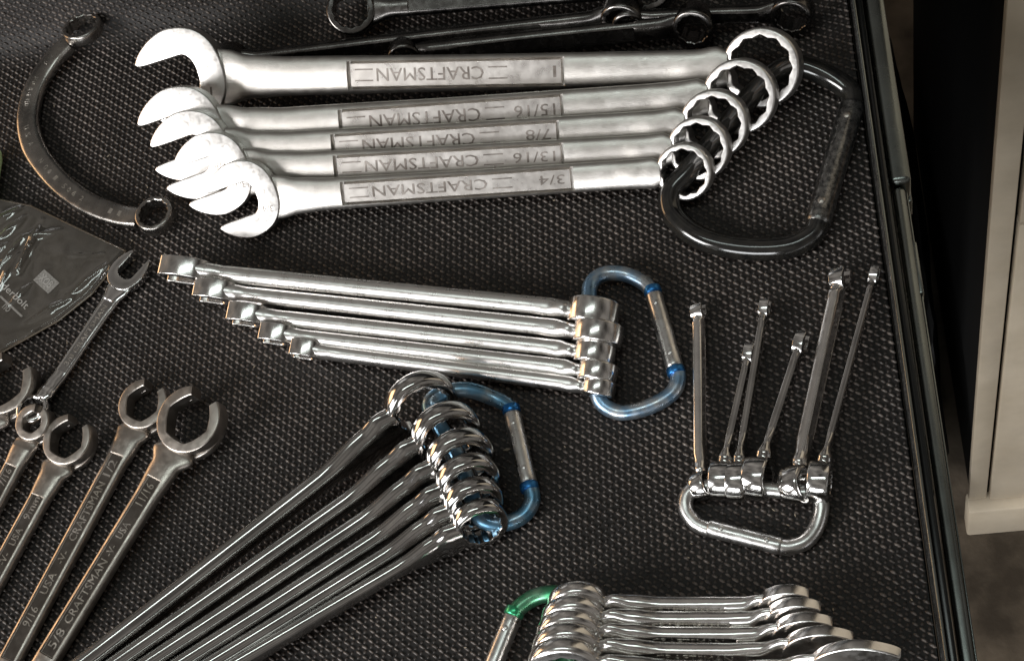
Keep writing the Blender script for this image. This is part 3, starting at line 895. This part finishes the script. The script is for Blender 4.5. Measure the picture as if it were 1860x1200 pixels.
# --- dark chrome offset box wrenches along the back of the drawer
GI = 'dark box wrenches along the back'
def dbox(label, a, b, za, zb, R1, R2, ws, ts, tk, phi, head1=True):
    A, B = P(*a, za*MM), P(*b, zb*MM)
    L = (B-A).length
    root = tag(empty('box_wrench', frame(A, B, phi)), label, 'wrench', GI)
    st = [(R1*MM*0.7, 0, R1*MM*1.3, tk*MM*0.6, 2.2), (R1*MM*1.7, 0, ws*MM, ts*MM, 2.2), (L*0.5, -1.0*MM, ws*MM*0.95, ts*MM, 2.2), (L-R2*MM*1.7, 0, ws*MM, ts*MM, 2.2), (L-R2*MM*0.7, 0, R2*MM*1.3, tk*MM*0.6, 2.2)]
    vf, at = shank(st, (L*0.2, L*0.8, ws*MM*0.25), depth=0.4*MM)
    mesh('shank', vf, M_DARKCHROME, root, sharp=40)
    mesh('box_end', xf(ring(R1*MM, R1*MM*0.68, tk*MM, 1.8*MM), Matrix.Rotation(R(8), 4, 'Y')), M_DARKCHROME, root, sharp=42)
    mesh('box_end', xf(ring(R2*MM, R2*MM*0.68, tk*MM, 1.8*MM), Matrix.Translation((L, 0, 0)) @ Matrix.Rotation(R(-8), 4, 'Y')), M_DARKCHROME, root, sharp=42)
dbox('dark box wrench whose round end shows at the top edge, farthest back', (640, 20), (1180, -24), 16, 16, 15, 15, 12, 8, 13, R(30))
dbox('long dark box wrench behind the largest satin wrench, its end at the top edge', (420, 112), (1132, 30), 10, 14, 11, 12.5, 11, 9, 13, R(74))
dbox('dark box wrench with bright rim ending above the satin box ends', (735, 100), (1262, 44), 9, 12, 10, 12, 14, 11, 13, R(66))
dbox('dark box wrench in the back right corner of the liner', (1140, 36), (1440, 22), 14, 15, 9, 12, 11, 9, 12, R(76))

# --- plastic packet with a printed black card
c4 = [(-60, 352), (58, 376), (231, 458), (168, 536), (108, 584), (-10, 650), (-110, 640)]
ctr = P(70, 500, 0)
pk = tag(empty('plastic_packet', Matrix.Translation(ctr)), 'clear plastic packet holding a printed black card at the left edge', 'packet')
base = [P(x, y, 0.0025)-ctr for x, y in c4]
outl = []
for i in range(len(base)):
    a, b_ = base[i], base[(i+1) % len(base)]
    for k in range(24): outl.append(a.lerp(b_, k/24))
cen = sum(base, Vector())/len(base)
def sheet(zf, shrink, rings=14):
    V, F = [cen+Vector((0, 0, zf(cen)))], []
    N = len(outl)
    for r in range(1, rings+1):
        for p in outl:
            q = cen.lerp(p, r/rings*shrink)
            V.append(q+Vector((0, 0, zf(q)*(1 if r < rings else 0.3))))
    for k in range(N): F.append((0, 1+k, 1+(k+1) % N))
    for r in range(rings-1):
        for k in range(N):
            k2 = (k+1) % N
            F.append((1+r*N+k, 1+r*N+k2, 1+(r+1)*N+k2, 1+(r+1)*N+k))
    return V, F
CREASE = []
for x0_, y0_, x1_, y1_, hh_, ww_ in ((-5, 505, 50, 440, 5, 2.2), (38, 500, 86, 408, 5, 2.0), (-10, 455, 52, 400, 4, 2.4), (50, 440, 120, 425, 2.5, 2.0), (0, 540, 40, 470, 4, 2.2), (-20, 420, 45, 385, 4, 2.4),
                                     (55, 592, 135, 548, 3, 1.8), (130, 545, 200, 488, 3, 2.0), (-30, 480, 20, 450, 5, 2.4), (20, 560, 62, 520, 2, 2.0), (110, 470, 200, 470, 1.5, 3.0)):
    a_, b_ = P(x0_, y0_, 0.0025)-ctr, P(x1_, y1_, 0.0025)-ctr
    CREASE.append((a_, b_, hh_*MM, ww_*MM))
def wr(q):
    z = 0.0034+0.0016*abs(noise.noise(q*32+Vector((3, 1, 2))))+0.0006*noise.noise(q*110)
    for a_, b_, hh_, ww_ in CREASE:
        ab = b_-a_
        t_ = max(0.0, min(1.0, (q-a_).dot(ab)/ab.dot(ab)))
        d_ = (q-(a_+ab*t_)).length
        z += hh_*math.exp(-d_/ww_)*(1-0.6*abs(2*t_-1))
    return z
mesh('card', sheet(lambda q: 0.0006+0.0006*noise.noise(q*20), 0.985), M_CARD, pk, sharp=80)
mesh('film', sheet(wr, 1.0, 60), M_FILM, pk, sharp=80, up=True)
mesh('seam', tube([p+Vector((0, 0, 0.0012)) for p in outl+outl[:1]], 0.55*MM, 8, False), M_SEAM, pk)
ex = (P(72, 566, 0)-P(0, 500, 0)).normalized()
ey = Vector((0, 0, 1)).cross(ex)
def printed(name, s, px, ln, h, mt, parent=pk, z=0.0044):
    p = P(*px, z)-ctr
    M = Matrix(((ex.x, ey.x, 0, p.x), (ex.y, ey.y, 0, p.y), (0, 0, 1, p.z), (0, 0, 0, 1)))
    if s is None: vf = xf(bevbox(-ln/2, ln/2, -h/2, h/2, -0.0001, 0.0001, 0.00005, 1), M)
    else: vf = xf(text_mesh(s, ln, h, 0.00008), M)
    return mesh(name, vf, mt, parent, smooth=False)
printed('lettering', 'thunderbolt', (14, 524), 0.040, 0.0042, M_PRINT)
st_ = printed('sticker', None, (84, 511), 0.0150, 0.0088, M_GREYPRINT)
printed('lettering', 'XOB', (84, 510), 0.0105, 0.0045, M_PRINT, st_, 0.0047)
printed('printed_line', None, (20, 556), 0.022, 0.0012, M_GREYPRINT)
printed('lettering', 'no', (12, 559), 0.0055, 0.0036, M_GREYPRINT)

# --- pale green plastic thing at the left edge
a = P(-20.5, 342, 0.006)
gt = mesh('green_handle', xf(tube([Vector((0, -0.02, 0)), Vector((0, -0.0185, 0)), Vector((0, -0.012, 0)), Vector((0, 0.02, 0)), Vector((0, 0.026, 0)), Vector((0, 0.028, 0))],
          [0.002, 0.0042, 0.0055, 0.0055, 0.0045, 0.002], 16), Matrix.Identity(4)), M_LIME)
gt.location = a
tag(gt, 'pale green plastic handle end peeking in at the left edge', 'handle')
